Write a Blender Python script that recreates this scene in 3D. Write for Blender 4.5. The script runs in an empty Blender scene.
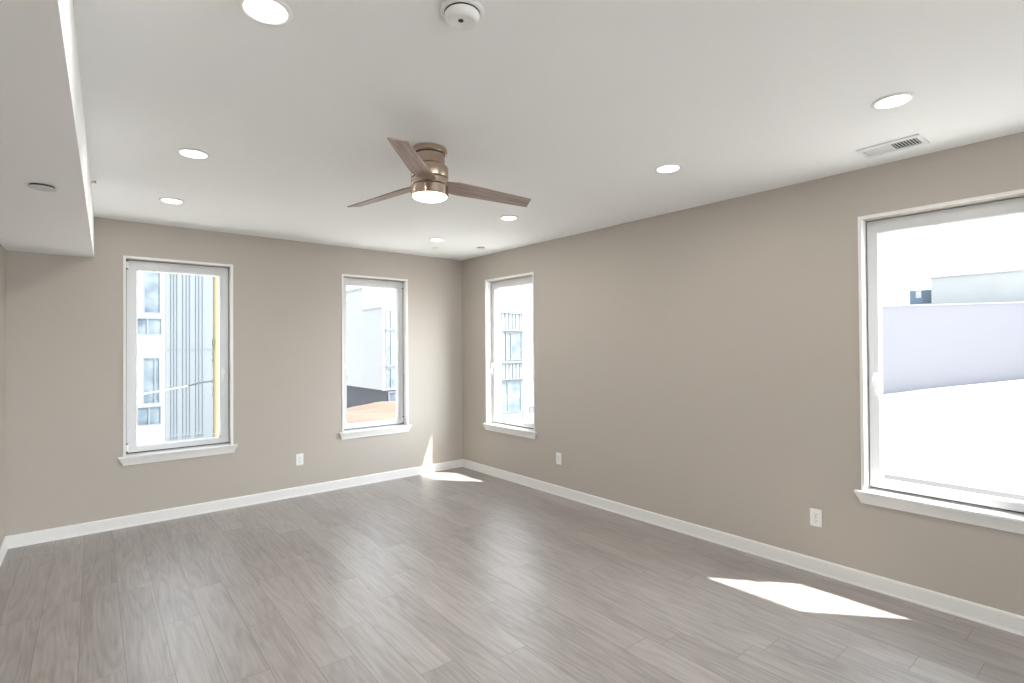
import bpy, bmesh, math, random
from mathutils import Vector, Matrix
C = bpy.context.scene.collection
SC = bpy.context.scene
PI = math.pi
R = math.radians

# ------------------------------------------------------------------ camera
H = 2.70                      # ceiling height
PHI = 0.022                   # the right-hand wall runs a touch out of square
f_px, yaw, pitch, roll = 518.55, 0.8910, 0.0098, -0.0068
cd = bpy.data.cameras.new('camera')
cam = bpy.data.objects.new('camera', cd); C.objects.link(cam)
cd.sensor_fit = 'HORIZONTAL'; cd.sensor_width = 36.0
cd.lens = f_px / 1024 * 36.0
cd.clip_start = 0.05; cd.clip_end = 400
fw = Vector((math.cos(yaw)*math.cos(pitch), math.sin(yaw)*math.cos(pitch), math.sin(pitch)))
rt = Vector((math.sin(yaw), -math.cos(yaw), 0)); up = rt.cross(fw)
rt2 = math.cos(roll)*rt + math.sin(roll)*up
up2 = -math.sin(roll)*rt + math.cos(roll)*up
M = Matrix((rt2, up2, -fw)).transposed().to_4x4()
M.translation = Vector((-3.7682, -5.7011, 1.5654))
cam.matrix_world = M
SC.camera = cam

# ------------------------------------------------------------------ light
SKY_STRENGTH = 3.0
SUN_STRENGTH = 17.0
HAZE = 8.0
LAMP_POWER = 5.0
SC.view_settings.view_transform = 'Standard'
SC.view_settings.look = 'None'
SC.view_settings.exposure = 0.1
SC.view_settings.gamma = 1.0
SC.view_settings.use_curve_mapping = False

w = bpy.data.worlds.new('sky'); SC.world = w; w.use_nodes = True
nt = w.node_tree; nt.nodes.clear()
out = nt.nodes.new('ShaderNodeOutputWorld'); bg = nt.nodes.new('ShaderNodeBackground')
tc = nt.nodes.new('ShaderNodeTexCoord'); sx = nt.nodes.new('ShaderNodeSeparateXYZ')
cr = nt.nodes.new('ShaderNodeValToRGB')
cr.color_ramp.elements[0].position = 0.0; cr.color_ramp.elements[0].color = (0.93, 0.962, 1.0, 1)
cr.color_ramp.elements[1].position = 0.9; cr.color_ramp.elements[1].color = (0.80, 0.89, 1.0, 1)
nt.links.new(tc.outputs['Generated'], sx.inputs[0]); nt.links.new(sx.outputs['Z'], cr.inputs[0])
# bright haze round the sun, low in the south-east
dp = nt.nodes.new('ShaderNodeVectorMath'); dp.operation = 'DOT_PRODUCT'; dp.inputs[1].default_value = Vector((0.68, -0.64, 0.36)).normalized()
nt.links.new(tc.outputs['Generated'], dp.inputs[0])
def wmath(op, a, b):
    n = nt.nodes.new('ShaderNodeMath'); n.operation = op
    nt.links.new(a, n.inputs[0]); n.inputs[1].default_value = b
    return n.outputs[0]
hz = wmath('ADD', wmath('MULTIPLY', wmath('POWER', wmath('MAXIMUM', dp.outputs['Value'], 0.0), 5.0), HAZE), 1.0)
sc_ = nt.nodes.new('ShaderNodeVectorMath'); sc_.operation = 'SCALE'
nt.links.new(cr.outputs[0], sc_.inputs[0]); nt.links.new(hz, sc_.inputs['Scale'])
nt.links.new(sc_.outputs[0], bg.inputs[0]); bg.inputs[1].default_value = SKY_STRENGTH
nt.links.new(bg.outputs[0], out.inputs[0])

sd = bpy.data.lights.new('sun', 'SUN'); sd.energy = SUN_STRENGTH; sd.angle = R(0.53); sd.color = (1.0, 0.965, 0.91)
sun = bpy.data.objects.new('sun', sd); C.objects.link(sun)
sun.rotation_euler = Vector((-0.370, 0.422, -1.0)).to_track_quat('-Z', 'Y').to_euler()
sun.location = (12, -12, 30)

# ------------------------------------------------------------------ materials
def srgb(r, g, b):
    def c(v):
        v /= 255.0
        return v/12.92 if v <= 0.04045 else ((v+0.055)/1.055)**2.4
    return (c(r), c(g), c(b), 1.0)

def mat(name, col, rough=0.5, metal=0.0, spec=0.5, noise=0.0, nscale=8.0, bump=0.0, bscale=200.0, aniso=None):
    m = bpy.data.materials.new(name); m.use_nodes = True
    t = m.node_tree; p = t.nodes['Principled BSDF']
    p.inputs['Base Color'].default_value = col; p.inputs['Roughness'].default_value = rough
    p.inputs['Metallic'].default_value = metal; p.inputs['Specular IOR Level'].default_value = spec
    co = t.nodes.new('ShaderNodeTexCoord')
    if noise:
        n = t.nodes.new('ShaderNodeTexNoise'); n.inputs['Scale'].default_value = nscale; n.inputs['Detail'].default_value = 4
        src = co.outputs['Object']
        if aniso:
            mp = t.nodes.new('ShaderNodeMapping'); mp.inputs['Scale'].default_value = aniso
            t.links.new(src, mp.inputs[0]); src = mp.outputs[0]
        t.links.new(src, n.inputs['Vector'])
        mx = t.nodes.new('ShaderNodeMix'); mx.data_type = 'RGBA'
        mx.inputs['A'].default_value = tuple(v*(1-noise) for v in col[:3])+(1,)
        mx.inputs['B'].default_value = tuple(min(1, v*(1+noise)) for v in col[:3])+(1,)
        t.links.new(n.outputs['Fac'], mx.inputs['Factor']); t.links.new(mx.outputs['Result'], p.inputs['Base Color'])
    if bump:
        n2 = t.nodes.new('ShaderNodeTexNoise'); n2.inputs['Scale'].default_value = bscale; n2.inputs['Detail'].default_value = 3
        t.links.new(co.outputs['Object'], n2.inputs['Vector'])
        b = t.nodes.new('ShaderNodeBump'); b.inputs['Strength'].default_value = bump; b.inputs['Distance'].default_value = 0.002
        t.links.new(n2.outputs['Fac'], b.inputs['Height']); t.links.new(b.outputs[0], p.inputs['Normal'])
    return m

def emit(name, col, strength):
    m = bpy.data.materials.new(name); m.use_nodes = True
    p = m.node_tree.nodes['Principled BSDF']
    p.inputs['Base Color'].default_value = (0.9, 0.9, 0.88, 1)
    p.inputs['Emission Color'].default_value = col; p.inputs['Emission Strength'].default_value = strength
    return m

def glass_mat(name, tint=(0.97, 0.985, 0.98, 1), refl=1.0):
    m = bpy.data.materials.new(name); m.use_nodes = True
    t = m.node_tree; t.nodes.clear()
    o = t.nodes.new('ShaderNodeOutputMaterial'); mx = t.nodes.new('ShaderNodeMixShader')
    tr = t.nodes.new('ShaderNodeBsdfTransparent'); gl = t.nodes.new('ShaderNodeBsdfGlossy'); fr = t.nodes.new('ShaderNodeFresnel')
    ge = t.nodes.new('ShaderNodeNewGeometry'); ior = t.nodes.new('ShaderNodeMapRange')   # same reflectance on both faces of the thin pane
    ior.inputs['To Min'].default_value = 1.06; ior.inputs['To Max'].default_value = 1/1.06
    t.links.new(ge.outputs['Backfacing'], ior.inputs['Value']); t.links.new(ior.outputs[0], fr.inputs['IOR'])
    tr.inputs[0].default_value = tint; gl.inputs['Roughness'].default_value = 0.06
    gl.inputs['Color'].default_value = (refl, refl, refl, 1)
    t.links.new(fr.outputs[0], mx.inputs[0]); t.links.new(tr.outputs[0], mx.inputs[1]); t.links.new(gl.outputs[0], mx.inputs[2])
    t.links.new(mx.outputs[0], o.inputs[0])
    return m

def floor_mat():
    m = bpy.data.materials.new('grey_oak_planks'); m.use_nodes = True
    t = m.node_tree; p = t.nodes['Principled BSDF']; L = t.links.new
    def math_(op, a, b=None, c=None):
        n = t.nodes.new('ShaderNodeMath'); n.operation = op
        for i, v in enumerate((a, b, c)):
            if v is None: continue
            if isinstance(v, (int, float)): n.inputs[i].default_value = v
            else: L(v, n.inputs[i])
        return n.outputs[0]
    def combine(x, y, z):
        n = t.nodes.new('ShaderNodeCombineXYZ')
        for i, v in enumerate((x, y, z)):
            if isinstance(v, (int, float)): n.inputs[i].default_value = v
            else: L(v, n.inputs[i])
        return n.outputs[0]
    co = t.nodes.new('ShaderNodeTexCoord'); s = t.nodes.new('ShaderNodeSeparateXYZ'); L(co.outputs['Object'], s.inputs[0])
    x, y = s.outputs['X'], s.outputs['Y']
    W, LEN = 0.182, 1.22
    xr = math_('DIVIDE', x, W); row = math_('FLOOR', xr); fx = math_('FRACT', xr)
    wn = t.nodes.new('ShaderNodeTexWhiteNoise'); wn.noise_dimensions = '1D'; L(row, wn.inputs['W'])
    yr = math_('ADD', math_('DIVIDE', y, LEN), math_('MULTIPLY', wn.outputs['Value'], 7.0))
    seg = math_('FLOOR', yr); fy = math_('FRACT', yr)
    w2 = t.nodes.new('ShaderNodeTexWhiteNoise'); w2.noise_dimensions = '2D'; L(combine(row, seg, 0.0), w2.inputs['Vector'])
    pid = w2.outputs['Value']
    # seams
    ex = math_('MULTIPLY', math_('MINIMUM', fx, math_('SUBTRACT', 1.0, fx)), W)
    ey = math_('MULTIPLY', math_('MINIMUM', fy, math_('SUBTRACT', 1.0, fy)), LEN)
    e = math_('MINIMUM', ex, ey)
    seam = t.nodes.new('ShaderNodeMapRange'); L(e, seam.inputs['Value'])
    seam.inputs['From Min'].default_value = 0.0005; seam.inputs['From Max'].default_value = 0.0020
    seam.interpolation_type = 'SMOOTHSTEP'
    # fine grain stretched along the board
    off = math_('MULTIPLY', pid, 37.0)
    g = t.nodes.new('ShaderNodeTexNoise'); g.inputs['Scale'].default_value = 1.0; g.inputs['Detail'].default_value = 6; g.inputs['Roughness'].default_value = 0.65
    L(combine(math_('MULTIPLY', x, 70.0), math_('MULTIPLY', y, 3.5), off), g.inputs['Vector'])
    # cathedral figure: distorted bands
    d = t.nodes.new('ShaderNodeTexNoise'); d.inputs['Scale'].default_value = 1.0; d.inputs['Detail'].default_value = 2
    L(combine(math_('MULTIPLY', x, 5.5), math_('MULTIPLY', y, 0.55), off), d.inputs['Vector'])
    bands = math_('SINE', math_('MULTIPLY', d.outputs['Fac'], 80.0))
    bands = math_('MULTIPLY_ADD', bands, 0.5, 0.5)
    bands = math_('POWER', bands, 2.0)
    # broad tone drift
    b = t.nodes.new('ShaderNodeTexNoise'); b.inputs['Scale'].default_value = 1.0; b.inputs['Detail'].default_value = 3
    L(combine(math_('MULTIPLY', x, 5.0), math_('MULTIPLY', y, 1.2), off), b.inputs['Vector'])
    v = math_('MULTIPLY_ADD', pid, 0.15, 0.04)
    v = math_('MULTIPLY_ADD', g.outputs['Fac'], 0.80, v)
    v = math_('MULTIPLY_ADD', bands, -0.11, v)
    v = math_('MULTIPLY_ADD', b.outputs['Fac'], 0.34, v)
    cr = t.nodes.new('ShaderNodeValToRGB'); L(v, cr.inputs[0])
    el = cr.color_ramp.elements
    el[0].position = 0.30; el[0].color = srgb(*FLOOR_DARK)
    el[1].position = 0.98; el[1].color = srgb(*FLOOR_LIGHT)
    mx = t.nodes.new('ShaderNodeMix'); mx.data_type = 'RGBA'; mx.inputs['A'].default_value = srgb(106, 97, 90)
    L(seam.outputs[0], mx.inputs['Factor']); L(cr.outputs[0], mx.inputs['B']); L(mx.outputs['Result'], p.inputs['Base Color'])
    rgh = math_('MULTIPLY_ADD', g.outputs['Fac'], 0.16, 0.28); L(rgh, p.inputs['Roughness'])
    p.inputs['Specular IOR Level'].default_value = 1.0
    bp = t.nodes.new('ShaderNodeBump'); bp.inputs['Strength'].default_value = 0.25; bp.inputs['Distance'].default_value = 0.001
    hh = math_('ADD', seam.outputs[0], math_('MULTIPLY', g.outputs['Fac'], 0.5))
    L(hh, bp.inputs['Height']); L(bp.outputs[0], p.inputs['Normal'])
    return m

FLOOR_DARK, FLOOR_LIGHT = (116, 108, 103), (172, 165, 160)
M_WALL = mat('greige_wall_paint', srgb(184, 176.6, 168), 0.75, spec=0.25, noise=0.015, nscale=3, bump=0.08, bscale=350)
M_CEIL = mat('white_ceiling_paint', srgb(241, 241, 241), 0.85, spec=0.2, noise=0.01, nscale=2, bump=0.05, bscale=300)
M_TRIM = mat('white_trim_paint', srgb(230, 229, 227), 0.38, spec=0.4, noise=0.01, nscale=5)
M_VINYL = mat('white_window_frame', srgb(208, 209, 211), 0.3, spec=0.45, noise=0.01, nscale=5)
M_FLOOR = floor_mat()
M_GLASS = glass_mat('window_glass')
M_GASKET = mat('dark_gasket', srgb(60, 60, 62), 0.6)
M_STEEL = mat('hinge_steel', srgb(150, 148, 145), 0.35, metal=0.9, noise=0.08, nscale=30)
M_NICKEL = mat('brushed_nickel', srgb(190, 172, 156), 0.27, metal=1.0, noise=0.12, nscale=6, aniso=(4, 4, 160))
_p = M_NICKEL.node_tree.nodes['Principled BSDF']; _p.inputs['Anisotropic'].default_value = 0.7; _p.inputs['Anisotropic Rotation'].default_value = 0.25
_t = M_NICKEL.node_tree.nodes.new('ShaderNodeTangent'); _t.direction_type = 'RADIAL'; _t.axis = 'Z'
M_NICKEL.node_tree.links.new(_t.outputs[0], _p.inputs['Tangent'])
M_GROOVE = mat('dark_groove', srgb(38, 32, 29), 0.5)
M_BLADE = None
M_PLASTIC = mat('white_plastic', srgb(232, 232, 230), 0.4, noise=0.01, nscale=8)
M_SLOT = mat('dark_slot', srgb(40, 40, 42), 0.6)
M_GRILLE = mat('white_grille_enamel', srgb(222, 224, 224), 0.4, noise=0.02, nscale=10)
M_DUCT = mat('dark_duct', srgb(70, 72, 74), 0.7, noise=0.1, nscale=10)
M_PLATE = mat('grey_white_cover', srgb(205, 206, 205), 0.45, noise=0.02, nscale=10)
M_LENS = emit('lamp_lens', (1.0, 0.93, 0.82, 1), 7.0)

def blade_mat():
    m = bpy.data.materials.new('grey_walnut_blade'); m.use_nodes = True
    t = m.node_tree; p = t.nodes['Principled BSDF']
    co = t.nodes.new('ShaderNodeTexCoord'); mp = t.nodes.new('ShaderNodeMapping'); mp.inputs['Scale'].default_value = (4, 60, 60)
    n = t.nodes.new('ShaderNodeTexNoise'); n.inputs['Scale'].default_value = 1.0; n.inputs['Detail'].default_value = 5
    cr = t.nodes.new('ShaderNodeValToRGB')
    cr.color_ramp.elements[0].position = 0.3; cr.color_ramp.elements[0].color = srgb(126, 106, 97)
    cr.color_ramp.elements[1].position = 0.75; cr.color_ramp.elements[1].color = srgb(184, 162, 151)
    t.links.new(co.outputs['Object'], mp.inputs[0]); t.links.new(mp.outputs[0], n.inputs['Vector'])
    t.links.new(n.outputs['Fac'], cr.inputs[0]); t.links.new(cr.outputs[0], p.inputs['Base Color'])
    p.inputs['Roughness'].default_value = 0.36
    return m
M_BLADE = blade_mat()

# exterior
M_STUCCO = mat('white_render', srgb(172, 173, 176), 0.8, noise=0.02, nscale=1.5)
M_SIDING = mat('pale_grey_siding', srgb(78, 83, 87), 0.6, noise=0.03, nscale=2)
M_SEAM = mat('grey_siding_seam', srgb(72, 77, 82), 0.7)
M_FRAME_G = mat('grey_window_frame', srgb(80, 85, 89), 0.5)
M_LAVENDER = mat('pale_lavender_wall', srgb(135, 134, 142), 0.85, noise=0.012, nscale=0.6)
M_PARAPET = mat('mottled_concrete', srgb(160, 162, 163), 0.85, noise=0.07, nscale=0.9)
M_LOT = mat('pale_concrete_lot', srgb(178, 175, 169), 0.9, noise=0.12, nscale=0.35, aniso=(1, 0.25, 1))
M_DIRT = mat('orange_dirt', srgb(84, 70, 59), 0.95, noise=0.22, nscale=0.8, aniso=(0.5, 2.0, 3))
M_ASPHALT = mat('dark_grey_base', srgb(84, 85, 93), 0.85, noise=0.05, nscale=1)
M_POLE = mat('yellow_wood_pole', srgb(104, 90, 65), 0.8, noise=0.15, nscale=2, aniso=(6, 6, 0.4))
M_MOSS = mat('green_lichen', srgb(72, 76, 54), 0.9, noise=0.2, nscale=6)
M_CABLE = mat('white_cable', srgb(190, 190, 190), 0.5)
M_SLEEVE = mat('black_sleeve', srgb(24, 25, 28), 0.6)
M_ACBLUE = mat('blue_grey_casing', srgb(90, 108, 126), 0.5, noise=0.05, nscale=3)
M_LEDGE = mat('weathered_ledge', srgb(42, 40, 37), 0.8, noise=0.12, nscale=14)
M_EXTWALL = mat('white_exterior_reveal', srgb(225, 225, 225), 0.7)
def pane_mat(name, dark, pale):
    m = bpy.data.materials.new(name); m.use_nodes = True
    t = m.node_tree; p = t.nodes['Principled BSDF']
    n = t.nodes.new('ShaderNodeTexNoise'); n.inputs['Scale'].default_value = 1.6
    co = t.nodes.new('ShaderNodeTexCoord'); t.links.new(co.outputs['Object'], n.inputs['Vector'])
    cr = t.nodes.new('ShaderNodeValToRGB')
    cr.color_ramp.elements[0].position = 0.35; cr.color_ramp.elements[0].color = srgb(*dark)
    cr.color_ramp.elements[1].position = 0.65; cr.color_ramp.elements[1].color = srgb(*pale)
    t.links.new(n.outputs['Fac'], cr.inputs[0]); t.links.new(cr.outputs[0], p.inputs['Base Color'])
    p.inputs['Roughness'].default_value = 0.2; p.inputs['Specular IOR Level'].default_value = 0.3
    return m
M_PANE = pane_mat('far_window_glass', (54, 63, 72), (90, 98, 104))
M_PANE_PALE = pane_mat('pale_window_glass', (78, 87, 93), (106, 113, 117))
M_SIDING_PALE = mat('pale_panel_siding', srgb(104, 108, 111), 0.6, noise=0.03, nscale=2)
M_SEAM_PALE = mat('pale_siding_seam', srgb(84, 88, 92), 0.7)
M_FRAME_PALE = mat('pale_grey_frame', srgb(88, 92, 96), 0.5)

# ------------------------------------------------------------------ helpers
def obj(name, bm, m, parent=None, smooth=False, bevel=0.0, loc=None, rotz=None):
    me = bpy.data.meshes.new(name)
    bmesh.ops.recalc_face_normals(bm, faces=bm.faces)
    bm.to_mesh(me); bm.free()
    for mm in (m if isinstance(m, (list, tuple)) else [m]): me.materials.append(mm)
    o = bpy.data.objects.new(name, me); C.objects.link(o)
    if parent: o.parent = parent
    if loc is not None: o.location = loc
    if rotz is not None: o.rotation_euler = (0, 0, rotz)
    if smooth:
        for p in me.polygons: p.use_smooth = True
        es = o.modifiers.new('edges', 'EDGE_SPLIT'); es.split_angle = R(35)
    if bevel:
        b = o.modifiers.new('bevel', 'BEVEL'); b.width = bevel; b.segments = 2; b.limit_method = 'ANGLE'; b.angle_limit = R(40)
    return o

def bx(bm, x0, x1, y0, y1, z0, z1, mi=0):
    vs = [bm.verts.new(p) for p in ((x0,y0,z0),(x1,y0,z0),(x1,y1,z0),(x0,y1,z0),(x0,y0,z1),(x1,y0,z1),(x1,y1,z1),(x0,y1,z1))]
    for q in ((0,1,2,3),(4,5,6,7),(0,1,5,4),(1,2,6,5),(2,3,7,6),(3,0,4,7)):
        fc = bm.faces.new([vs[i] for i in q]); fc.material_index = mi
    return vs

def lathe(bm, prof, n=48, cx=0, cy=0, mi=0, axis='z'):
    """prof: list of (r, z). Closed at the ends when r == 0."""
    rings = []
    for r, z in prof:
        if r < 1e-6: rings.append([bm.verts.new((cx, cy, z))])
        else: rings.append([bm.verts.new((cx+r*math.cos(2*PI*i/n), cy+r*math.sin(2*PI*i/n), z)) for i in range(n)])
    for a, b in zip(rings, rings[1:]):
        for i in range(n):
            j = (i+1) % n
            if len(a) == 1: fc = bm.faces.new((a[0], b[i], b[j]))
            elif len(b) == 1: fc = bm.faces.new((a[i], a[j], b[0]))
            else: fc = bm.faces.new((a[i], a[j], b[j], b[i]))
            fc.material_index = mi

def tube(bm, pts, r, n=10):
    pts = [Vector(p) for p in pts]; rings = []
    for i, p in enumerate(pts):
        d = (pts[min(i+1, len(pts)-1)] - pts[max(i-1, 0)]).normalized()
        a = d.cross(Vector((0, 0, 1)));
        if a.length < 1e-3: a = d.cross(Vector((1, 0, 0)))
        a.normalize(); b = d.cross(a)
        rr = r[i] if isinstance(r, (list, tuple)) else r
        rings.append([bm.verts.new(p + rr*(math.cos(2*PI*k/n)*a + math.sin(2*PI*k/n)*b)) for k in range(n)])
    for a, b in zip(rings, rings[1:]):
        for k in range(n): bm.faces.new((a[k], a[(k+1) % n], b[(k+1) % n], b[k]))
    bm.faces.new(rings[0]); bm.faces.new(rings[-1])

def ring_frame(bm, x0, x1, z0, z1, w, y0, y1, bevel_in=0.0, wb=None, wt=None):
    """rectangular frame in the xz plane, member width w, from y0 (inside face) to y1; inner edge may slope by bevel_in."""
    wb = w if wb is None else wb; wt = w if wt is None else wt
    O = ((x0, z0), (x1, z0), (x1, z1), (x0, z1)); I = ((x0+w, z0+wb), (x1-w, z0+wb), (x1-w, z1-wt), (x0+w, z1-wt))
    Ib = tuple((x + (bevel_in if k in (0, 3) else -bevel_in), z + (bevel_in if k in (0, 1) else -bevel_in)) for k, (x, z) in enumerate(I))
    A = [bm.verts.new((x, y0, z)) for x, z in O]; B = [bm.verts.new((x, y1, z)) for x, z in O]
    D = [bm.verts.new((x, y0, z)) for x, z in I]; E = [bm.verts.new((x, y1, z)) for x, z in Ib]
    for k in range(4):
        j = (k+1) % 4
        bm.faces.new((A[k], A[j], D[j], D[k])); bm.faces.new((B[k], B[j], E[j], E[k]))
        bm.faces.new((A[k], A[j], B[j], B[k])); bm.faces.new((D[k], D[j], E[j], E[k]))

def empty(name, loc, rotz=0.0):
    o = bpy.data.objects.new(name, None); C.objects.link(o)
    o.location = loc; o.rotation_euler = (0, 0, rotz); o.empty_display_size = 0.1
    return o

def tag(o, label, cat, group=None, kind=None):
    o['label'] = label; o['category'] = cat
    if group: o['group'] = group
    if kind: o['kind'] = kind
    return o

def light(name, kind, parent, loc, energy, color=(1, 0.92, 0.82), **kw):
    l = bpy.data.lights.new(name, kind); l.energy = energy; l.color = color
    for k, v in kw.items(): setattr(l, k, v)
    o = bpy.data.objects.new(name, l); C.objects.link(o); o.parent = parent; o.location = loc
    return o

# ------------------------------------------------------------------ room shell
TH = 0.22                       # exterior wall thickness
XL, YF = -4.3036, -9.6          # left wall, wall behind the camera
RZ = PHI - PI/2                 # wall frame: +x runs to the right seen from inside, +y outwards
ZB, ZT = 0.622, 2.392
WIN_BACK = [(-3.561, -2.693), (-1.606, -0.790)]
WIN_RIGHT = [(0.507, 1.396), (4.504, 5.415)]
WIN_REAR_ADDED = [(0.55, 2.25), (2.40, 4.10)]     # unseen windows added behind the camera for extra daylight

def wall_mesh(L0, L1, wins, th=TH, inset=0.05, zb=ZB, zt=ZT):
    """wall along local x from L0 to L1 with openings; outer half of each opening is inset (exterior reveal)."""
    bm = bmesh.new()
    def layer(y0, y1, ins):
        xs = L0
        for a, b in wins:
            a2, b2 = a+ins, b-ins
            bx(bm, xs, a2, y0, y1, -0.25, H+0.3)
            bx(bm, a2, b2, y0, y1, -0.25, zb + (-0.02 if ins < 0.03 else 0.03)); bx(bm, a2, b2, y0, y1, zt-0.022, H+0.3)
            xs = b2
        bx(bm, xs, L1, y0, y1, -0.25, H+0.3)
    layer(0.0, 0.162, 0.012)
    layer(0.162, th, inset)
    return bm

def struct(name, bm, m, label, cat, **kw):
    o = obj(name, bm, m, **kw); tag(o, label, cat, kind='structure'); return o

def slab(z0, z1):
    bm = bmesh.new()
    q = [(XL-0.18, 0.16), (0.16, 0.16), (0.16+YF*-math.tan(PHI), YF-0.15), (XL-0.18, YF-0.15)]
    A = [bm.verts.new((x, y, z0)) for x, y in q]; B = [bm.verts.new((x, y, z1)) for x, y in q]
    bm.faces.new(A); bm.faces.new(B)
    for k in range(4): bm.faces.new((A[k], A[(k+1) % 4], B[(k+1) % 4], B[k]))
    return bm
bm = slab(-0.2, 0.0)
struct('floor', bm, M_FLOOR, 'grey-brown wood plank floor running the length of the room', 'floor')
bm = slab(H, H+0.25)
struct('ceiling', bm, M_CEIL, 'flat white painted ceiling with round recessed lights', 'ceiling')
struct('wall_back', wall_mesh(XL-0.2, 0.35, WIN_BACK), M_WALL, 'greige wall with two tall windows, meeting the plain long wall at the far corner', 'wall')
struct('wall_right', wall_mesh(0.0, -YF+0.2, WIN_RIGHT, inset=0.032), M_WALL, 'long greige wall with a window near the corner and a large one near the camera', 'wall', rotz=RZ)
bm = bmesh.new(); bx(bm, XL-0.2, XL, YF-0.2, 0.0, -0.2, H+0.2)
struct('wall_left', bm, M_WALL, 'sliver of greige side wall under the dropped ceiling', 'wall')
bm = wall_mesh(0.0, -XL+0.6, WIN_REAR_ADDED, zb=0.10, zt=2.55)
struct('wall_front', bm, M_WALL, 'greige wall behind the camera', 'wall', loc=(0.45, YF, 0), rotz=PI)

# dropped soffit along the left side
XS, ZS, MS = -3.7616, 2.3531, 0.0166
bm = bmesh.new()
v = [bm.verts.new(p) for p in ((XL, 0, ZS), (XS, 0, ZS), (XS+MS*YF, YF, ZS), (XL, YF, ZS), (XL, 0, H+0.01), (XS, 0, H+0.01), (XS+MS*YF, YF, H+0.01), (XL, YF, H+0.01))]
for q in ((0,1,2,3),(4,5,6,7),(0,1,5,4),(1,2,6,5),(2,3,7,6),(3,0,4,7)): bm.faces.new([v[i] for i in q])
struct('ceiling_soffit', bm, M_CEIL, 'dropped white soffit box running along the left side of the ceiling', 'soffit')

# baseboards: flat board with eased top and a small shoe at the foot
def base_prof(bm, x0, x1):
    prof = [(0, 0), (-0.017, 0), (-0.0165, 0.010), (-0.0135, 0.016), (-0.0135, 0.090), (-0.010, 0.099), (0, 0.100)]
    A = [bm.verts.new((x0, y, z)) for y, z in prof]; B = [bm.verts.new((x1, y, z)) for y, z in prof]
    for i in range(len(prof)-1): bm.faces.new((A[i], B[i], B[i+1], A[i+1]))
    bm.faces.new(A); bm.faces.new(B)
bm = bmesh.new(); base_prof(bm, XL, 0.0)
struct('baseboard_back', bm, M_TRIM, 'white baseboard along the wall with two windows', 'baseboard')
bm = bmesh.new(); base_prof(bm, 0.0, -YF)
struct('baseboard_right', bm, M_TRIM, 'white baseboard along the long plain wall', 'baseboard', rotz=RZ)
bm = bmesh.new(); base_prof(bm, 0.0, -YF)
struct('baseboard_left', bm, M_TRIM, 'short visible end of white baseboard on the side wall under the soffit', 'baseboard', loc=(XL, YF, 0), rotz=PI/2)

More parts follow.
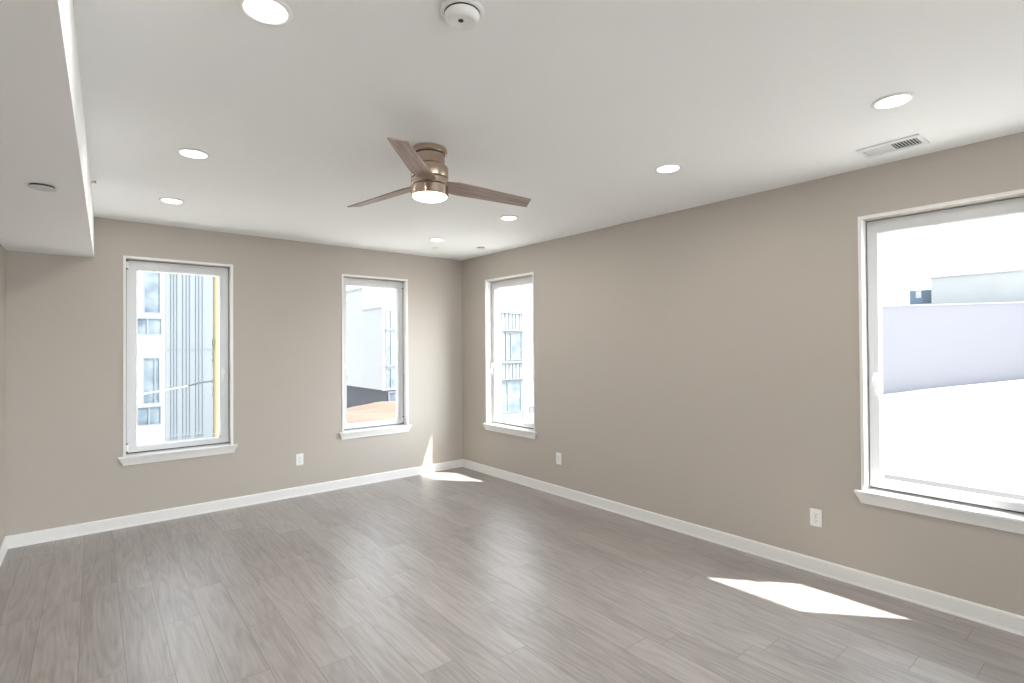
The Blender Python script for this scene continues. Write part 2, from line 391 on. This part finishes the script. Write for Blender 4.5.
# ------------------------------------------------------------------ windows
def make_window(n, a, b, hinge, label, rotz, zb=ZB, zt=ZT, sw=0.060, detail=True):
    """tilt-and-turn window; local x to the right, y outwards, z from the sill top."""
    w, h = b-a, zt-zb
    root = empty('window_%d' % n, (a*math.cos(rotz), a*math.sin(rotz), zb), rotz)
    tag(root, label, 'window', kind='structure')
    J = 0.020                                   # jamb face
    bm = bmesh.new()                            # jamb: two sides and the head, lining the opening
    bx(bm, 0, J, -0.007, 0.10, 0, h); bx(bm, w-J, w, -0.007, 0.10, 0, h); bx(bm, J, w-J, -0.007, 0.10, h-J, h)
    obj('jamb', bm, M_TRIM, root)
    bm = bmesh.new()                            # sill: board with a mitred, undercut nose
    ov = 0.034
    T = 0.012
    lv = [(0.0, ov, -0.034), (-0.012, ov, -0.034), (-0.022, ov-0.006, -0.028), (-0.060, ov-0.026, -0.016), (-0.080, ov-0.030, -0.012)]
    rows = []
    for z, o_, y in lv:
        rows.append([bm.verts.new(p) for p in ((-o_, 0.0, z), (-o_, y, z), (w+o_, y, z), (w+o_, 0.0, z))])
    for p, q in zip(rows, rows[1:]):
        for k in range(3): bm.faces.new((p[k], p[k+1], q[k+1], q[k]))
    bm.faces.new(rows[0]); bm.faces.new(rows[-1])
    bx(bm, J, w-J, -0.001, 0.10, -0.012, 0.0)
    obj('sill', bm, M_TRIM, root)
    bm = bmesh.new()                            # fixed outer frame
    ring_frame(bm, J*0.6, w-J*0.6, -0.004, h-J*0.6, 0.034, 0.098, 0.162)
    obj('window_frame', bm, M_VINYL, root)
    g = 0.006
    bm = bmesh.new()                            # sash with sloped glazing bead
    x0, x1, z0, z1 = J+g, w-J-g, 0.016, h-J-g
    swb, swt = 0.046, 0.080
    ring_frame(bm, x0, x1, z0, z1, sw, 0.080, 0.150, 0.0, swb, swt)
    ring_frame(bm, x0+sw-0.001, x1-sw+0.001, z0+swb-0.001, z1-swt+0.001, 0.004, 0.088, 0.117, 0.008)
    sash = obj('sash', bm, M_VINYL, root, bevel=0.003)
    bm = bmesh.new()                            # dark seal between sash and frame
    ring_frame(bm, x0-0.004, x1+0.004, z0-0.010, z1+0.004, 0.012, 0.094, 0.099)
    obj('gasket', bm, M_GASKET, root)
    bm = bmesh.new(); bx(bm, x0+sw-0.002, x1-sw+0.002, 0.114, 0.118, z0+swb-0.002, z1-swt+0.002)
    obj('glass_pane', bm, M_GLASS, sash)
    if not detail: return root
    # hinges: knuckle and dark screw cover, top and bottom of the hinge side
    hx = (x0+0.004) if hinge == 'left' else (x1-0.004)
    for zc in (z1-0.045, z0+0.045):
        bm = bmesh.new()
        lathe(bm, [(0, -0.032), (0.007, -0.032), (0.007, 0.032), (0, 0.032)], 14, hx, 0.070, 0)
        lathe(bm, [(0, 0.030), (0.009, 0.030), (0.009, 0.040), (0, 0.040)], 14, hx, 0.070, 1)
        lathe(bm, [(0, -0.040), (0.009, -0.040), (0.009, -0.030), (0, -0.030)], 14, hx, 0.070, 1)
        bx(bm, hx-0.012, hx+0.012, 0.074, 0.081, -0.03, 0.03)
        obj('hinge', bm, [M_PLASTIC, M_GASKET], root, loc=(0, 0, zc))
    # lever handle: rosette and tapered lever hanging down
    kx = (x1-sw*0.72) if hinge == 'left' else (x0+sw*0.72)
    bm = bmesh.new(); bx(bm, -0.014, 0.014, 0.070, 0.081, -0.034, 0.034)
    hd = obj('handle', bm, M_PLASTIC, sash, bevel=0.004, loc=(kx, 0, 0.725))
    bm = bmesh.new()
    s = 1 if hinge == 'right' else -1
    tube(bm, [(0, 0.072, 0.006), (0, 0.052, 0.006), (0, 0.040, 0.002), (s*0.003, 0.036, -0.012), (s*0.010, 0.034, -0.055), (s*0.017, 0.034, -0.110)], [0.009, 0.009, 0.0105, 0.0105, 0.009, 0.0065], 12)
    lev = obj('lever', bm, M_PLASTIC, hd, smooth=True)
    return root

make_window(1, *WIN_BACK[0], 'left', 'tall white window looking at the ribbed grey siding and yellow pole', 0.0, sw=0.072)
make_window(2, *WIN_BACK[1], 'right', 'narrow white window looking at the orange dirt and white building', 0.0)
make_window(3, *WIN_RIGHT[0], 'right', 'white window nearest the corner on the long wall', RZ, sw=0.057)
make_window(4, *WIN_RIGHT[1], 'right', 'large white window cut off by the picture edge, facing the lavender wall', RZ, sw=0.057)
# weathered masonry ledge outside the large window
wroot = bpy.data.objects['window_4']
bm = bmesh.new(); bx(bm, 0.02, 0.85, 0.163, 0.330, -0.03, 0.060)
obj('exterior_ledge', bm, M_LEDGE, wroot, bevel=0.006)['label'] = 'weathered grey-brown outside ledge'

# windows added in the unseen rear wall to brighten ceiling and room
for n, (a, b) in enumerate(WIN_REAR_ADDED):
    ww, hh = b-a, 2.45
    rr = empty('window_%d' % (5+n), (0.45-a, YF, 0.10), PI)
    tag(rr, 'added tall window %s in the unseen wall behind the camera' % ('nearer the long wall' if n == 0 else 'nearer the soffit'), 'window', kind='structure')
    bm = bmesh.new(); ring_frame(bm, 0, ww, 0, hh, 0.06, 0.06, 0.14)
    fr_ = obj('window_frame', bm, M_VINYL, rr)
    bm = bmesh.new(); bx(bm, 0.058, ww-0.058, 0.100, 0.105, 0.058, hh-0.058)
    obj('glass_pane', bm, M_GLASS, fr_)

# ------------------------------------------------------------------ recessed lights
def recessed_light(x, y, label, power=LAMP_POWER):
    r_ = empty('recessed_light', (x, y, H))
    tag(r_, label, 'ceiling light', 'recessed lights in the ceiling')
    bm = bmesh.new()
    lathe(bm, [(0.066, 0.0005), (0.083, 0.0005), (0.084, -0.003), (0.080, -0.007), (0.070, -0.009), (0.066, -0.006), (0.066, 0.0005)], 40)
    obj('trim_ring', bm, M_PLASTIC, r_, smooth=True)
    bm = bmesh.new(); lathe(bm, [(0.0665, -0.001), (0.066, -0.0055), (0.050, -0.0085), (0.025, -0.010), (0, -0.0105)], 40)
    obj('lens', bm, M_LENS, r_, smooth=True)
    light('bulb', 'AREA', r_, (0, 0, -0.014), power, shape='DISK', size=0.13, color=(1.0, 0.97, 0.935))
LIGHTS = [(-3.319, -3.848, 'recessed ceiling light cut by the top edge of the picture'),
          (-0.870, -4.950, 'recessed ceiling light beside the louvred ceiling register'),
          (-3.315, -2.214, 'recessed ceiling light nearest the small sidewall sprinkler, second from the two-window wall on the soffit side'),
          (-0.910, -3.764, 'recessed ceiling light alone to the right of the fan, above the long plain wall'),
          (-3.300, -0.999, 'recessed ceiling light above the window with the ribbed siding view'),
          (-0.925, -2.153, 'recessed ceiling light just beyond the tip of the long right fan blade'),
          (-0.947, -0.964, 'recessed ceiling light nearest the far corner of the room')]
LIGHTS[2] = (-3.315, -2.214, 'recessed ceiling light nearest the small sidewall sprinkler on the soffit')
for x, y, lb in LIGHTS: recessed_light(x, y, lb)

# ------------------------------------------------------------------ ceiling fan
FX, FY = -2.272, -3.112
fan = empty('ceiling_fan', (FX, FY, H))
tag(fan, 'brushed nickel flush-mount ceiling fan with three grey-brown wood blades and a lit lens', 'ceiling fan')
bm = bmesh.new()
lathe(bm, [(0.086, 0.0), (0.097, -0.004), (0.100, -0.012), (0.100, -0.030), (0.094, -0.036), (0.0, -0.036)], 64)
obj('canopy', bm, M_NICKEL, fan, smooth=True)
bm = bmesh.new(); lathe(bm, [(0.0, -0.034), (0.0875, -0.034), (0.0875, -0.042), (0, -0.042)], 64)
obj('canopy_seam', bm, M_GROOVE, fan, smooth=True)
bm = bmesh.new()
lathe(bm, [(0.0, -0.040), (0.086, -0.040), (0.086, -0.092), (0.090, -0.100), (0.102, -0.108), (0.106, -0.116), (0.106, -0.170), (0.104, -0.173), (0, -0.173)], 64)
obj('motor_housing', bm, M_NICKEL, fan, smooth=True)
bm = bmesh.new(); lathe(bm, [(0, -0.171), (0.1015, -0.171), (0.1015, -0.222), (0, -0.222)], 64)
obj('blade_slot', bm, M_GROOVE, fan, smooth=True)
bm = bmesh.new(); lathe(bm, [(0.0, -0.178), (0.1035, -0.178), (0.106, -0.180), (0.106, -0.212), (0.1035, -0.215), (0, -0.215)], 64)
obj('blade_hub', bm, M_NICKEL, fan, smooth=True)
bm = bmesh.new(); lathe(bm, [(0, -0.220), (0.104, -0.220), (0.106, -0.222), (0.106, -0.271), (0.103, -0.274), (0.098, -0.274), (0.098, -0.250), (0, -0.250)], 64)
obj('light_housing', bm, M_NICKEL, fan, smooth=True)
bm = bmesh.new(); lathe(bm, [(0.0975, -0.252), (0.0975, -0.274), (0.093, -0.282), (0.078, -0.289), (0.050, -0.292), (0, -0.293)], 64)
obj('light_lens', bm, M_LENS, fan, smooth=True)
light('bulb', 'AREA', fan, (0, 0, -0.298), 10, shape='DISK', size=0.18, color=(1.0, 0.97, 0.935))
BLADE_DROP = R(13)
for ang, droop in ((-12, 3.2), (108, 3.0), (227, 0.4)):
    bm = bmesh.new()
    N = 14; secs = []
    for i in range(N+1):
        t = i/N; x = 0.075 + t*(0.642-0.075)
        wd = (0.105 + 0.040*min(1, t/0.16)) if t < 0.16 else 0.145 - 0.042*(t-0.16)/0.84
        lead, trail = wd*0.5, -wd*0.5
        xl = x + (0.012*t); xt = x - (0.006*t)
        secs.append([(xl, lead), (xl, lead-0.006), (xt, trail+0.006), (xt, trail)])
    rows = []
    for s_ in secs:
        rows.append([bm.verts.new((s_[0][0], s_[0][1], 0.0)), bm.verts.new((s_[1][0], s_[1][1], 0.0035)), bm.verts.new((s_[2][0], s_[2][1], 0.0035)), bm.verts.new((s_[3][0], s_[3][1], 0.0)),
                     bm.verts.new((s_[2][0], s_[2][1], -0.0035)), bm.verts.new((s_[1][0], s_[1][1], -0.0035))])
    for a_, b_ in zip(rows, rows[1:]):
        for k in range(6): bm.faces.new((a_[k], a_[(k+1) % 6], b_[(k+1) % 6], b_[k]))
    bm.faces.new(rows[0]); bm.faces.new(rows[-1])
    bl = obj('blade', bm, M_BLADE, fan)
    bl.matrix_local = Matrix.Translation((0, 0, -0.199)) @ Matrix.Rotation(R(ang), 4, 'Z') @ Matrix.Rotation(R(droop), 4, 'Y') @ Matrix.Rotation(-BLADE_DROP, 4, 'X')

# ------------------------------------------------------------------ small ceiling and wall fixtures
sdv = empty('smoke_detector', (-2.802, -4.251, H))
tag(sdv, 'round white smoke detector on the ceiling at the top edge of the picture', 'smoke detector')
bm = bmesh.new(); lathe(bm, [(0, 0), (0.071, 0), (0.073, -0.004), (0.072, -0.011), (0.067, -0.0135), (0, -0.0135)], 56)
obj('mounting_base', bm, M_PLASTIC, sdv, smooth=True)
bm = bmesh.new(); lathe(bm, [(0, -0.0130), (0.0605, -0.0130), (0.0600, -0.0175), (0, -0.0175)], 56)
obj('sensor_gap', bm, M_SLOT, sdv, smooth=True)
bm = bmesh.new(); lathe(bm, [(0, -0.0165), (0.058, -0.0165), (0.0595, -0.019), (0.056, -0.031), (0.049, -0.040), (0.042, -0.043), (0.037, -0.0425), (0.034, -0.041), (0, -0.041)], 56)
obj('cover', bm, M_PLASTIC, sdv, smooth=True)
bm = bmesh.new(); lathe(bm, [(0, -0.040), (0.009, -0.040), (0.009, -0.0425), (0.007, -0.0435), (0, -0.0435)], 24, -0.008, -0.004)
obj('test_button', bm, M_SLOT, sdv, smooth=True)

# louvred register: two banks of vanes
reg = empty('ceiling_register', (-0.205, -4.772, H), R(-1))
tag(reg, 'white louvred air register in the ceiling near the long wall', 'vent')
bm = bmesh.new()
rw, rl = 0.098, 0.150
for (x0, x1, y0, y1) in ((-rw, -rw+0.036, -rl, rl), (rw-0.036, rw, -rl, rl), (-rw+0.036, rw-0.036, -rl, -rl+0.022), (-rw+0.036, rw-0.036, rl-0.022, rl), (-rw+0.036, rw-0.036, -0.006, 0.006)):
    bx(bm, x0, x1, y0, y1, -0.009, 0.0)
obj('frame', bm, M_GRILLE, reg)
bm = bmesh.new(); bx(bm, -rw+0.03, rw-0.03, -rl+0.02, rl-0.02, -0.0018, -0.0004)
obj('duct_opening', bm, M_DUCT, reg)
for bank, (ya, yb, tilt) in enumerate(((-rl+0.026, -0.009, -1), (0.009, rl-0.026, 1))):
    bm = bmesh.new(); nv = 8
    for k in range(nv):
        yc = ya + (k+0.5)*(yb-ya)/nv
        lo, hi = yc + tilt*0.0045, yc - tilt*0.0025
        v = [bm.verts.new(p) for p in ((-0.064, lo-0.0016, -0.0085), (0.064, lo-0.0016, -0.0085), (0.064, lo+0.0016, -0.0085), (-0.064, lo+0.0016, -0.0085),
                                       (-0.064, hi-0.0016, -0.0015), (0.064, hi-0.0016, -0.0015), (0.064, hi+0.0016, -0.0015), (-0.064, hi+0.0016, -0.0015))]
        for q in ((0,1,2,3),(4,5,6,7),(0,1,5,4),(1,2,6,5),(2,3,7,6),(3,0,4,7)): bm.faces.new([v[i] for i in q])
    obj('louvers', bm, M_GRILLE, reg)

def cover_plate(x, y, z, r, label, m, drop=0.006):
    t = empty('sprinkler_cover', (x, y, z))
    tag(t, label, 'sprinkler cover', 'flat round sprinkler covers overhead')
    bm = bmesh.new(); lathe(bm, [(0, -0.0002), (r*0.86, -0.0002), (r*0.86, -drop+0.0005), (0, -drop+0.0005)], 40)
    obj('recess_cup', bm, M_SLOT, t, smooth=True)
    bm = bmesh.new(); lathe(bm, [(0, -drop), (r*0.97, -drop), (r, -drop-0.001), (r*0.96, -drop-0.003), (0, -drop-0.0042)], 40)
    obj('plate', bm, m, t, smooth=True)
    return t
cover_plate(-3.958, -2.350, ZS, 0.055, 'round white sprinkler cover under the soffit', M_PLATE, 0.009)
cover_plate(-0.320, -0.883, H, 0.048, 'small grey round cover on the ceiling near the far corner, beside the long wall', M_PLATE, 0.007)
cover_plate(-0.714, -0.550, H, 0.045, 'faint white round cover on the ceiling between the farthest light and the two-window wall', M_PLASTIC, 0.002)

spx = XS + MS*-1.36
sp = empty('sidewall_sprinkler', (spx, -1.30, 2.672)); sp.scale = (0.62, 0.62, 0.62)
tag(sp, 'small brass sidewall sprinkler head high on the soffit face', 'sprinkler')
def xlathe(bm, prof, n=24):
    lathe(bm, prof, n)
    bmesh.ops.rotate(bm, verts=bm.verts, cent=(0, 0, 0), matrix=Matrix.Rotation(R(90), 3, 'Y'))
bm = bmesh.new(); xlathe(bm, [(0, 0), (0.034, 0), (0.032, 0.004), (0.020, 0.008), (0, 0.008)]); obj('escutcheon', bm, M_PLASTIC, sp, smooth=True)
bm = bmesh.new(); xlathe(bm, [(0, 0.006), (0.011, 0.006), (0.011, 0.020), (0.007, 0.024), (0.007, 0.034), (0, 0.034)]); obj('body', bm, M_NICKEL, sp, smooth=True)
bm = bmesh.new()
for s_ in (-1, 1): tube(bm, [(0.018, s_*0.010, 0), (0.030, s_*0.015, 0), (0.044, s_*0.010, 0), (0.050, 0, 0)], 0.003, 8)
obj('frame_arms', bm, M_NICKEL, sp, smooth=True)
bm = bmesh.new(); bx(bm, 0.048, 0.051, -0.016, 0.016, -0.010, 0.016); bx(bm, 0.030, 0.051, -0.016, 0.016, 0.014, 0.016)
obj('deflector', bm, M_GROOVE, sp)

def outlet(x, z, label, rotz):
    t = empty('wall_outlet', (x*math.cos(rotz), x*math.sin(rotz), z), rotz)
    tag(t, label, 'outlet', 'white outlets low on the walls')
    bm = bmesh.new(); bx(bm, -0.0375, 0.0375, -0.006, 0.0, -0.060, 0.060); obj('cover_plate', bm, M_PLASTIC, t, bevel=0.003)
    for s_ in (-1, 1):
        zc = s_*0.0215
        bm = bmesh.new(); bx(bm, -0.0165, 0.0165, -0.0085, -0.005, zc-0.0145, zc+0.0145)
        rc = obj('receptacle', bm, M_PLASTIC, t, bevel=0.004)
        bm = bmesh.new()
        bx(bm, -0.0080, -0.0060, -0.0088, -0.0080, zc-0.001, zc+0.009); bx(bm, 0.0060, 0.0080, -0.0088, -0.0080, zc-0.001, zc+0.009)
        bx(bm, -0.0025, 0.0025, -0.0088, -0.0080, zc-0.010, zc-0.005)
        obj('slots', bm, M_SLOT, rc)
    bm = bmesh.new(); bx(bm, -0.003, 0.003, -0.0075, -0.005, -0.003, 0.003); obj('screw', bm, M_STEEL, t)
outlet(-2.063, 0.386, 'white wall outlet on the two-window wall, below and between the windows', 0.0)
outlet(1.763, 0.387, 'white wall outlet beyond the corner window on the long plain wall', RZ)
outlet(4.232, 0.378, 'white wall outlet beside the large window, above the bigger sun patch', RZ)

# ------------------------------------------------------------------ outside
GZ = -3.1
bm = bmesh.new()
nx, ny = 44, 50
random.seed(4)
def lot_h(x, y):
    h = GZ
    # graded bank rising towards the lavender wall, higher to the south
    t = min(1, max(0, (x-8.0)/24.0)); s_ = min(1, max(0, (11.0-y)/6.0))
    h += s_*t**1.15*(1.85 + 0.165*max(-3, min(8, 4.0-y)))
    return h
grid = []
X0, X1, Y0, Y1 = -40.0, 60.0, -40.0, 70.0
for i in range(nx+1):
    rowv = []
    for j in range(ny+1):
        x = X0 + (X1-X0)*i/nx; y = Y0 + (Y1-Y0)*j/ny
        rowv.append(bm.verts.new((x, y, lot_h(x, y))))
    grid.append(rowv)
for i in range(nx):
    for j in range(ny): bm.faces.new((grid[i][j], grid[i+1][j], grid[i+1][j+1], grid[i][j+1]))
o = obj('ground', bm, M_LOT, smooth=True); tag(o, 'pale sunlit graded lot outside the windows', 'ground', kind='structure')

# storey below, so that the room stands on something
bm = bmesh.new(); bx(bm, XL-0.2, 0.45, YF-0.2, 0.18, GZ-0.3, -0.26)
o = obj('wall_below', bm, M_EXTWALL); tag(o, 'storey below the room', 'wall', kind='structure')

def house_window(b, x0, x1, z0, z1, y, mull=(), fm=M_FRAME_G, fwid=0.06, trans=(), pm=None):
    bm = bmesh.new(); ring_frame(bm, x0, x1, z0, z1, fwid, y-0.05, y+0.04)
    for m_ in mull: bx(bm, m_-fwid*0.4, m_+fwid*0.4, y-0.045, y+0.03, z0+fwid, z1-fwid)
    for m_ in trans: bx(bm, x0+fwid, x1-fwid, y-0.045, y+0.03, m_-fwid*0.4, m_+fwid*0.4)
    f_ = obj('window', bm, fm, b)
    bm = bmesh.new(); bx(bm, x0+fwid*0.8, x1-fwid*0.8, y-0.012, y+0.02, z0+fwid*0.8, z1-fwid*0.8)
    obj('pane', bm, pm or M_PANE, f_)
    return f_

# neighbour seen through the first window: white front with windows, ribbed grey wing
nb = empty('white_townhouse', (-3.5, 16.3, GZ)); tag(nb, 'white townhouse with square windows and a ribbed pale grey wing', 'building')
off = Vector((-3.5, 16.3, GZ))
def loc_box(bm, x0, x1, y0, y1, z0, z1, o_=off): return bx(bm, x0-o_.x, x1-o_.x, y0-o_.y, y1-o_.y, z0-o_.z, z1-o_.z)
bm = bmesh.new(); loc_box(bm, -8.0, -1.78, 16.3, 26, GZ, 9.0); obj('white_wall', bm, M_STUCCO, nb)
bm = bmesh.new(); loc_box(bm, -1.78, -0.30, 16.25, 26, GZ, 9.0); obj('siding', bm, M_SIDING, nb)
bm = bmesh.new()
for gx in (-1.60, -1.51, -1.42, -1.24, -1.13, -1.03, -0.84, -0.74, -0.63): loc_box(bm, gx-0.013, gx+0.013, 16.225, 16.26, -1.45, 9.0)
loc_box(bm, -1.75, -0.34, 16.235, 16.26, 1.53, 1.555)
for gx in (-1.60, -1.51, -1.42, -1.24, -1.13, -1.03, -0.84, -0.74, -0.63): loc_box(bm, gx-0.025, gx+0.035, 16.215, 16.26, -1.60, -1.53)
obj('siding_ribs', bm, M_SEAM, nb)
for (x0, x1, z0, z1, mu) in ((-2.42, -1.90, 2.80, 4.45, ()), (-2.62, -1.86, 2.05, 2.66, (-2.30,)), (-2.43, -1.92, -0.35, 1.28, (-2.08,)), (-2.63, -1.88, -1.10, -0.42, (-2.25,)), (-2.42, -1.90, 6.0, 7.65, ())):
    house_window(nb, x0-off.x, x1-off.x, z0-off.z, z1-off.z, 0.0, [m_-off.x for m_ in mu], M_FRAME_G, 0.045)

# wooden pole with the service cable
pl_ = empty('utility_pole', (-1.375, 9.0, GZ)); tag(pl_, 'yellowish wooden utility pole standing before the ribbed siding', 'pole')
bm = bmesh.new(); lathe(bm, [(0, -0.2), (0.080, -0.2), (0.075, 4.0), (0.070, 9.0), (0, 9.02)], 24); obj('shaft', bm, M_POLE, pl_, smooth=True)
bm = bmesh.new()
random.seed(9)
for k in range(26):
    zz = 2.2 + 2.7*random.random() if k % 2 else 4.55 + 0.35*random.random(); a_ = R(random.uniform(170, 250))
    bmesh.ops.create_icosphere(bm, subdivisions=1, radius=random.uniform(0.012, 0.024), matrix=Matrix.Translation((0.074*math.cos(a_), 0.074*math.sin(a_), zz)) @ Matrix.Diagonal((1, 1, 3.2, 1)))
obj('lichen', bm, M_MOSS, pl_)['kind'] = 'stuff'
cb = empty('service_cable', (-1.475, 8.98, 0.76)); tag(cb, 'thin pale cable sagging from the wooden pole, dark sleeve at its end', 'cable')
bm = bmesh.new(); tube(bm, [(-0.50+(-t)*2.6, 0.0 + t*0.6, -0.09 - 0.50*t + 0.12*t*t) for t in [i/12 for i in range(13)]], 0.012, 8); obj('wire', bm, M_CABLE, cb, smooth=True)
bm = bmesh.new(); tube(bm, [(0.0, 0, 0.0), (-0.2, 0, -0.02), (-0.38, 0, -0.06), (-0.51, 0, -0.092)], [0.018, 0.020, 0.018, 0.013], 10); obj('sleeve', bm, M_SLEEVE, cb, smooth=True)

# white block with the darker lower floor, seen through the second window
b2 = empty('white_block_building', (7.72, 19.0, GZ)); tag(b2, 'blank white building with a dark lower floor and a glazed corner', 'building')
o2 = Vector((7.72, 19.0, GZ))
bm = bmesh.new(); loc_box(bm, 7.72, 10.5, 19.0, 21.45, -0.62, 3.58, o2); loc_box(bm, 7.72, 10.5, 21.45, 34, -0.62, 4.78, o2); obj('upper_wall', bm, M_STUCCO, b2)
bm = bmesh.new(); loc_box(bm, 7.66, 10.55, 18.94, 21.45, 3.58, 3.68, o2); loc_box(bm, 7.66, 10.55, 21.40, 34, 4.78, 4.88, o2); obj('coping', bm, M_PARAPET, b2)
bm = bmesh.new(); loc_box(bm, 7.95, 10.4, 19.1, 33.8, GZ, -0.62, o2); obj('lower_wall', bm, M_ASPHALT, b2)
for (z0, z1) in ((2.50, 3.50), (0.62, 2.44), (-0.55, 0.52)):
    house_window(b2, 0.16, 0.95, z0-o2.z, z1-o2.z, 0.0, (0.44,), M_FRAME_PALE, 0.05, pm=M_PANE_PALE)
house_window(b2, 0.30, 0.95, -2.3-o2.z, -0.7-o2.z, 0.06, (), M_ASPHALT, 0.09, trans=(-1.45-o2.z,))
bm = bmesh.new(); loc_box(bm, 7.70, 10.52, 18.93, 19.0, 2.45, 2.49, o2); obj('ledge', bm, M_SEAM_PALE, b2)
bm = bmesh.new(); loc_box(bm, 7.70, 10.52, 18.93, 19.0, 0.54, 0.60, o2); obj('ledge', bm, M_SEAM_PALE, b2)

# pile of orange dirt in front of it
bm = bmesh.new(); n1, n2 = 40, 40; gv = []
random.seed(2)
def dirt_h(u, v):
    a_ = max(0.0, 1-abs(u)**2.6)*max(0.0, 1-abs(v)**3.0)
    return a_**0.5*(2.36 + 0.10*math.sin(9*u+3*v) + 0.06*math.sin(23*v+5*u))
for i in range(n1+1):
    rr = []
    for j in range(n2+1):
        u, v_ = -1+2*i/n1, -1+2*j/n2
        rr.append(bm.verts.new((5.2*u, 5.0*v_, dirt_h(u, v_)-0.02)))
    gv.append(rr)
for i in range(n1):
    for j in range(n2): bm.faces.new((gv[i][j], gv[i+1][j], gv[i+1][j+1], gv[i][j+1]))
o = obj('dirt_mound', bm, M_DIRT, smooth=True, loc=(5.3, 12.6, GZ)); tag(o, 'heap of pale orange dirt outside the second window', 'dirt')

# grey-sided townhouse seen through the corner window
b3 = empty('grey_townhouse', (15.3, 19.0, GZ)); tag(b3, 'pale grey townhouse with ribbed panels between tall windows', 'building')
o3 = Vector((15.3, 19.0, GZ))
bm = bmesh.new(); loc_box(bm, 15.3, 17.05, 19.05, 27, GZ, 3.62, o3); obj('grey_wall', bm, M_SIDING_PALE, b3)
bm = bmesh.new(); loc_box(bm, 17.05, 24, 19.0, 27, GZ, 3.62, o3); obj('white_wall', bm, M_STUCCO, b3)
bm = bmesh.new(); loc_box(bm, 15.25, 24.05, 18.92, 27, 3.62, 3.72, o3); obj('coping', bm, M_PARAPET, b3)
for z0, z1 in ((2.62, 3.60), (-0.40, 0.50)):
    bm = bmesh.new(); k = 15.42
    while k < 17.0: loc_box(bm, k, k+0.03, 19.02, 19.06, z0, z1, o3); k += 0.28
    obj('siding_ribs', bm, M_SEAM_PALE, b3)
bm = bmesh.new(); loc_box(bm, 15.28, 24, 18.9, 19.05, 2.50, 2.58, o3); obj('ledge', bm, M_FRAME_PALE, b3)
for xe, z0, z1 in ((17.3, 0.56, 0.66), (18.5, -0.46, -0.40)):
    bm = bmesh.new(); loc_box(bm, 15.28, xe, 18.9, 19.05, z0, z1, o3); obj('ledge', bm, M_FRAME_PALE, b3)
house_window(b3, 15.72-15.3, 17.02-15.3, 0.72-GZ, 2.46-GZ, 0.05, (16.14-15.3,), M_FRAME_PALE, 0.07, pm=M_PANE_PALE)
house_window(b3, 15.36-15.3, 16.92-15.3, -2.45-GZ, -0.50-GZ, 0.05, (15.84-15.3,), M_FRAME_PALE, 0.07, pm=M_PANE_PALE)
house_window(b3, 17.55-15.3, 18.25-15.3, -2.60-GZ, -2.20-GZ, 0.0, (), M_SEAM, 0.05, pm=M_PANE_PALE)

# boundary wall, building with parapet and rooftop unit beyond, seen through the large window
ang = R(121.05); dr = Vector((math.cos(ang), math.sin(ang), 0))
bw = empty('lavender_wall', (33.5, 1.4, GZ), ang); tag(bw, 'long plain pale lavender wall across the sunlit lot', 'wall')
bm = bmesh.new(); bx(bm, -16, 10, -0.35, 0.0, -0.5, 3.73-GZ); obj('wall_face', bm, M_LAVENDER, bw)
bm = bmesh.new(); bx(bm, -16, 10, -0.40, 0.05, 3.73-GZ, 3.79-GZ); obj('coping', bm, M_STUCCO, bw)
pb = empty('parapet_building', (37.5, -10, GZ)); tag(pb, 'mottled pale concrete rooftop block rising above the lavender wall', 'building')
bm = bmesh.new(); bx(bm, 0, 8, -12, 13.1, 0, 5.72-GZ); obj('concrete_wall', bm, M_PARAPET, pb)
bm = bmesh.new(); bx(bm, -0.12, 8.1, -12.1, 13.22, 5.72-GZ, 5.98-GZ); obj('coping', bm, M_STUCCO, pb)
rf = empty('flat_roofed_building', (37.6, 8, GZ)); tag(rf, 'white flat-roofed building carrying the air-conditioning unit', 'building')
bm = bmesh.new(); bx(bm, 0.3, 6, -4.8, 5, 0, 4.14-GZ); obj('roof_block', bm, M_STUCCO, rf)
ac = empty('rooftop_unit', (38.6, 3.75, 4.14)); tag(ac, 'blue-grey air-conditioning unit on the roof left of the concrete block', 'air conditioner')
bm = bmesh.new(); bx(bm, -0.5, 0.5, -0.55, 0.62, 0, 0.92); obj('casing', bm, M_ACBLUE, ac)
bm = bmesh.new(); bx(bm, -0.53, -0.49, 0.0, 0.28, 0.42, 0.86); obj('access_panel', bm, M_STUCCO, ac)
bm = bmesh.new()
for k in range(7): bx(bm, -0.52, -0.49, -0.52, -0.06, 0.10+k*0.11, 0.14+k*0.11)
obj('grille', bm, M_SEAM, ac)
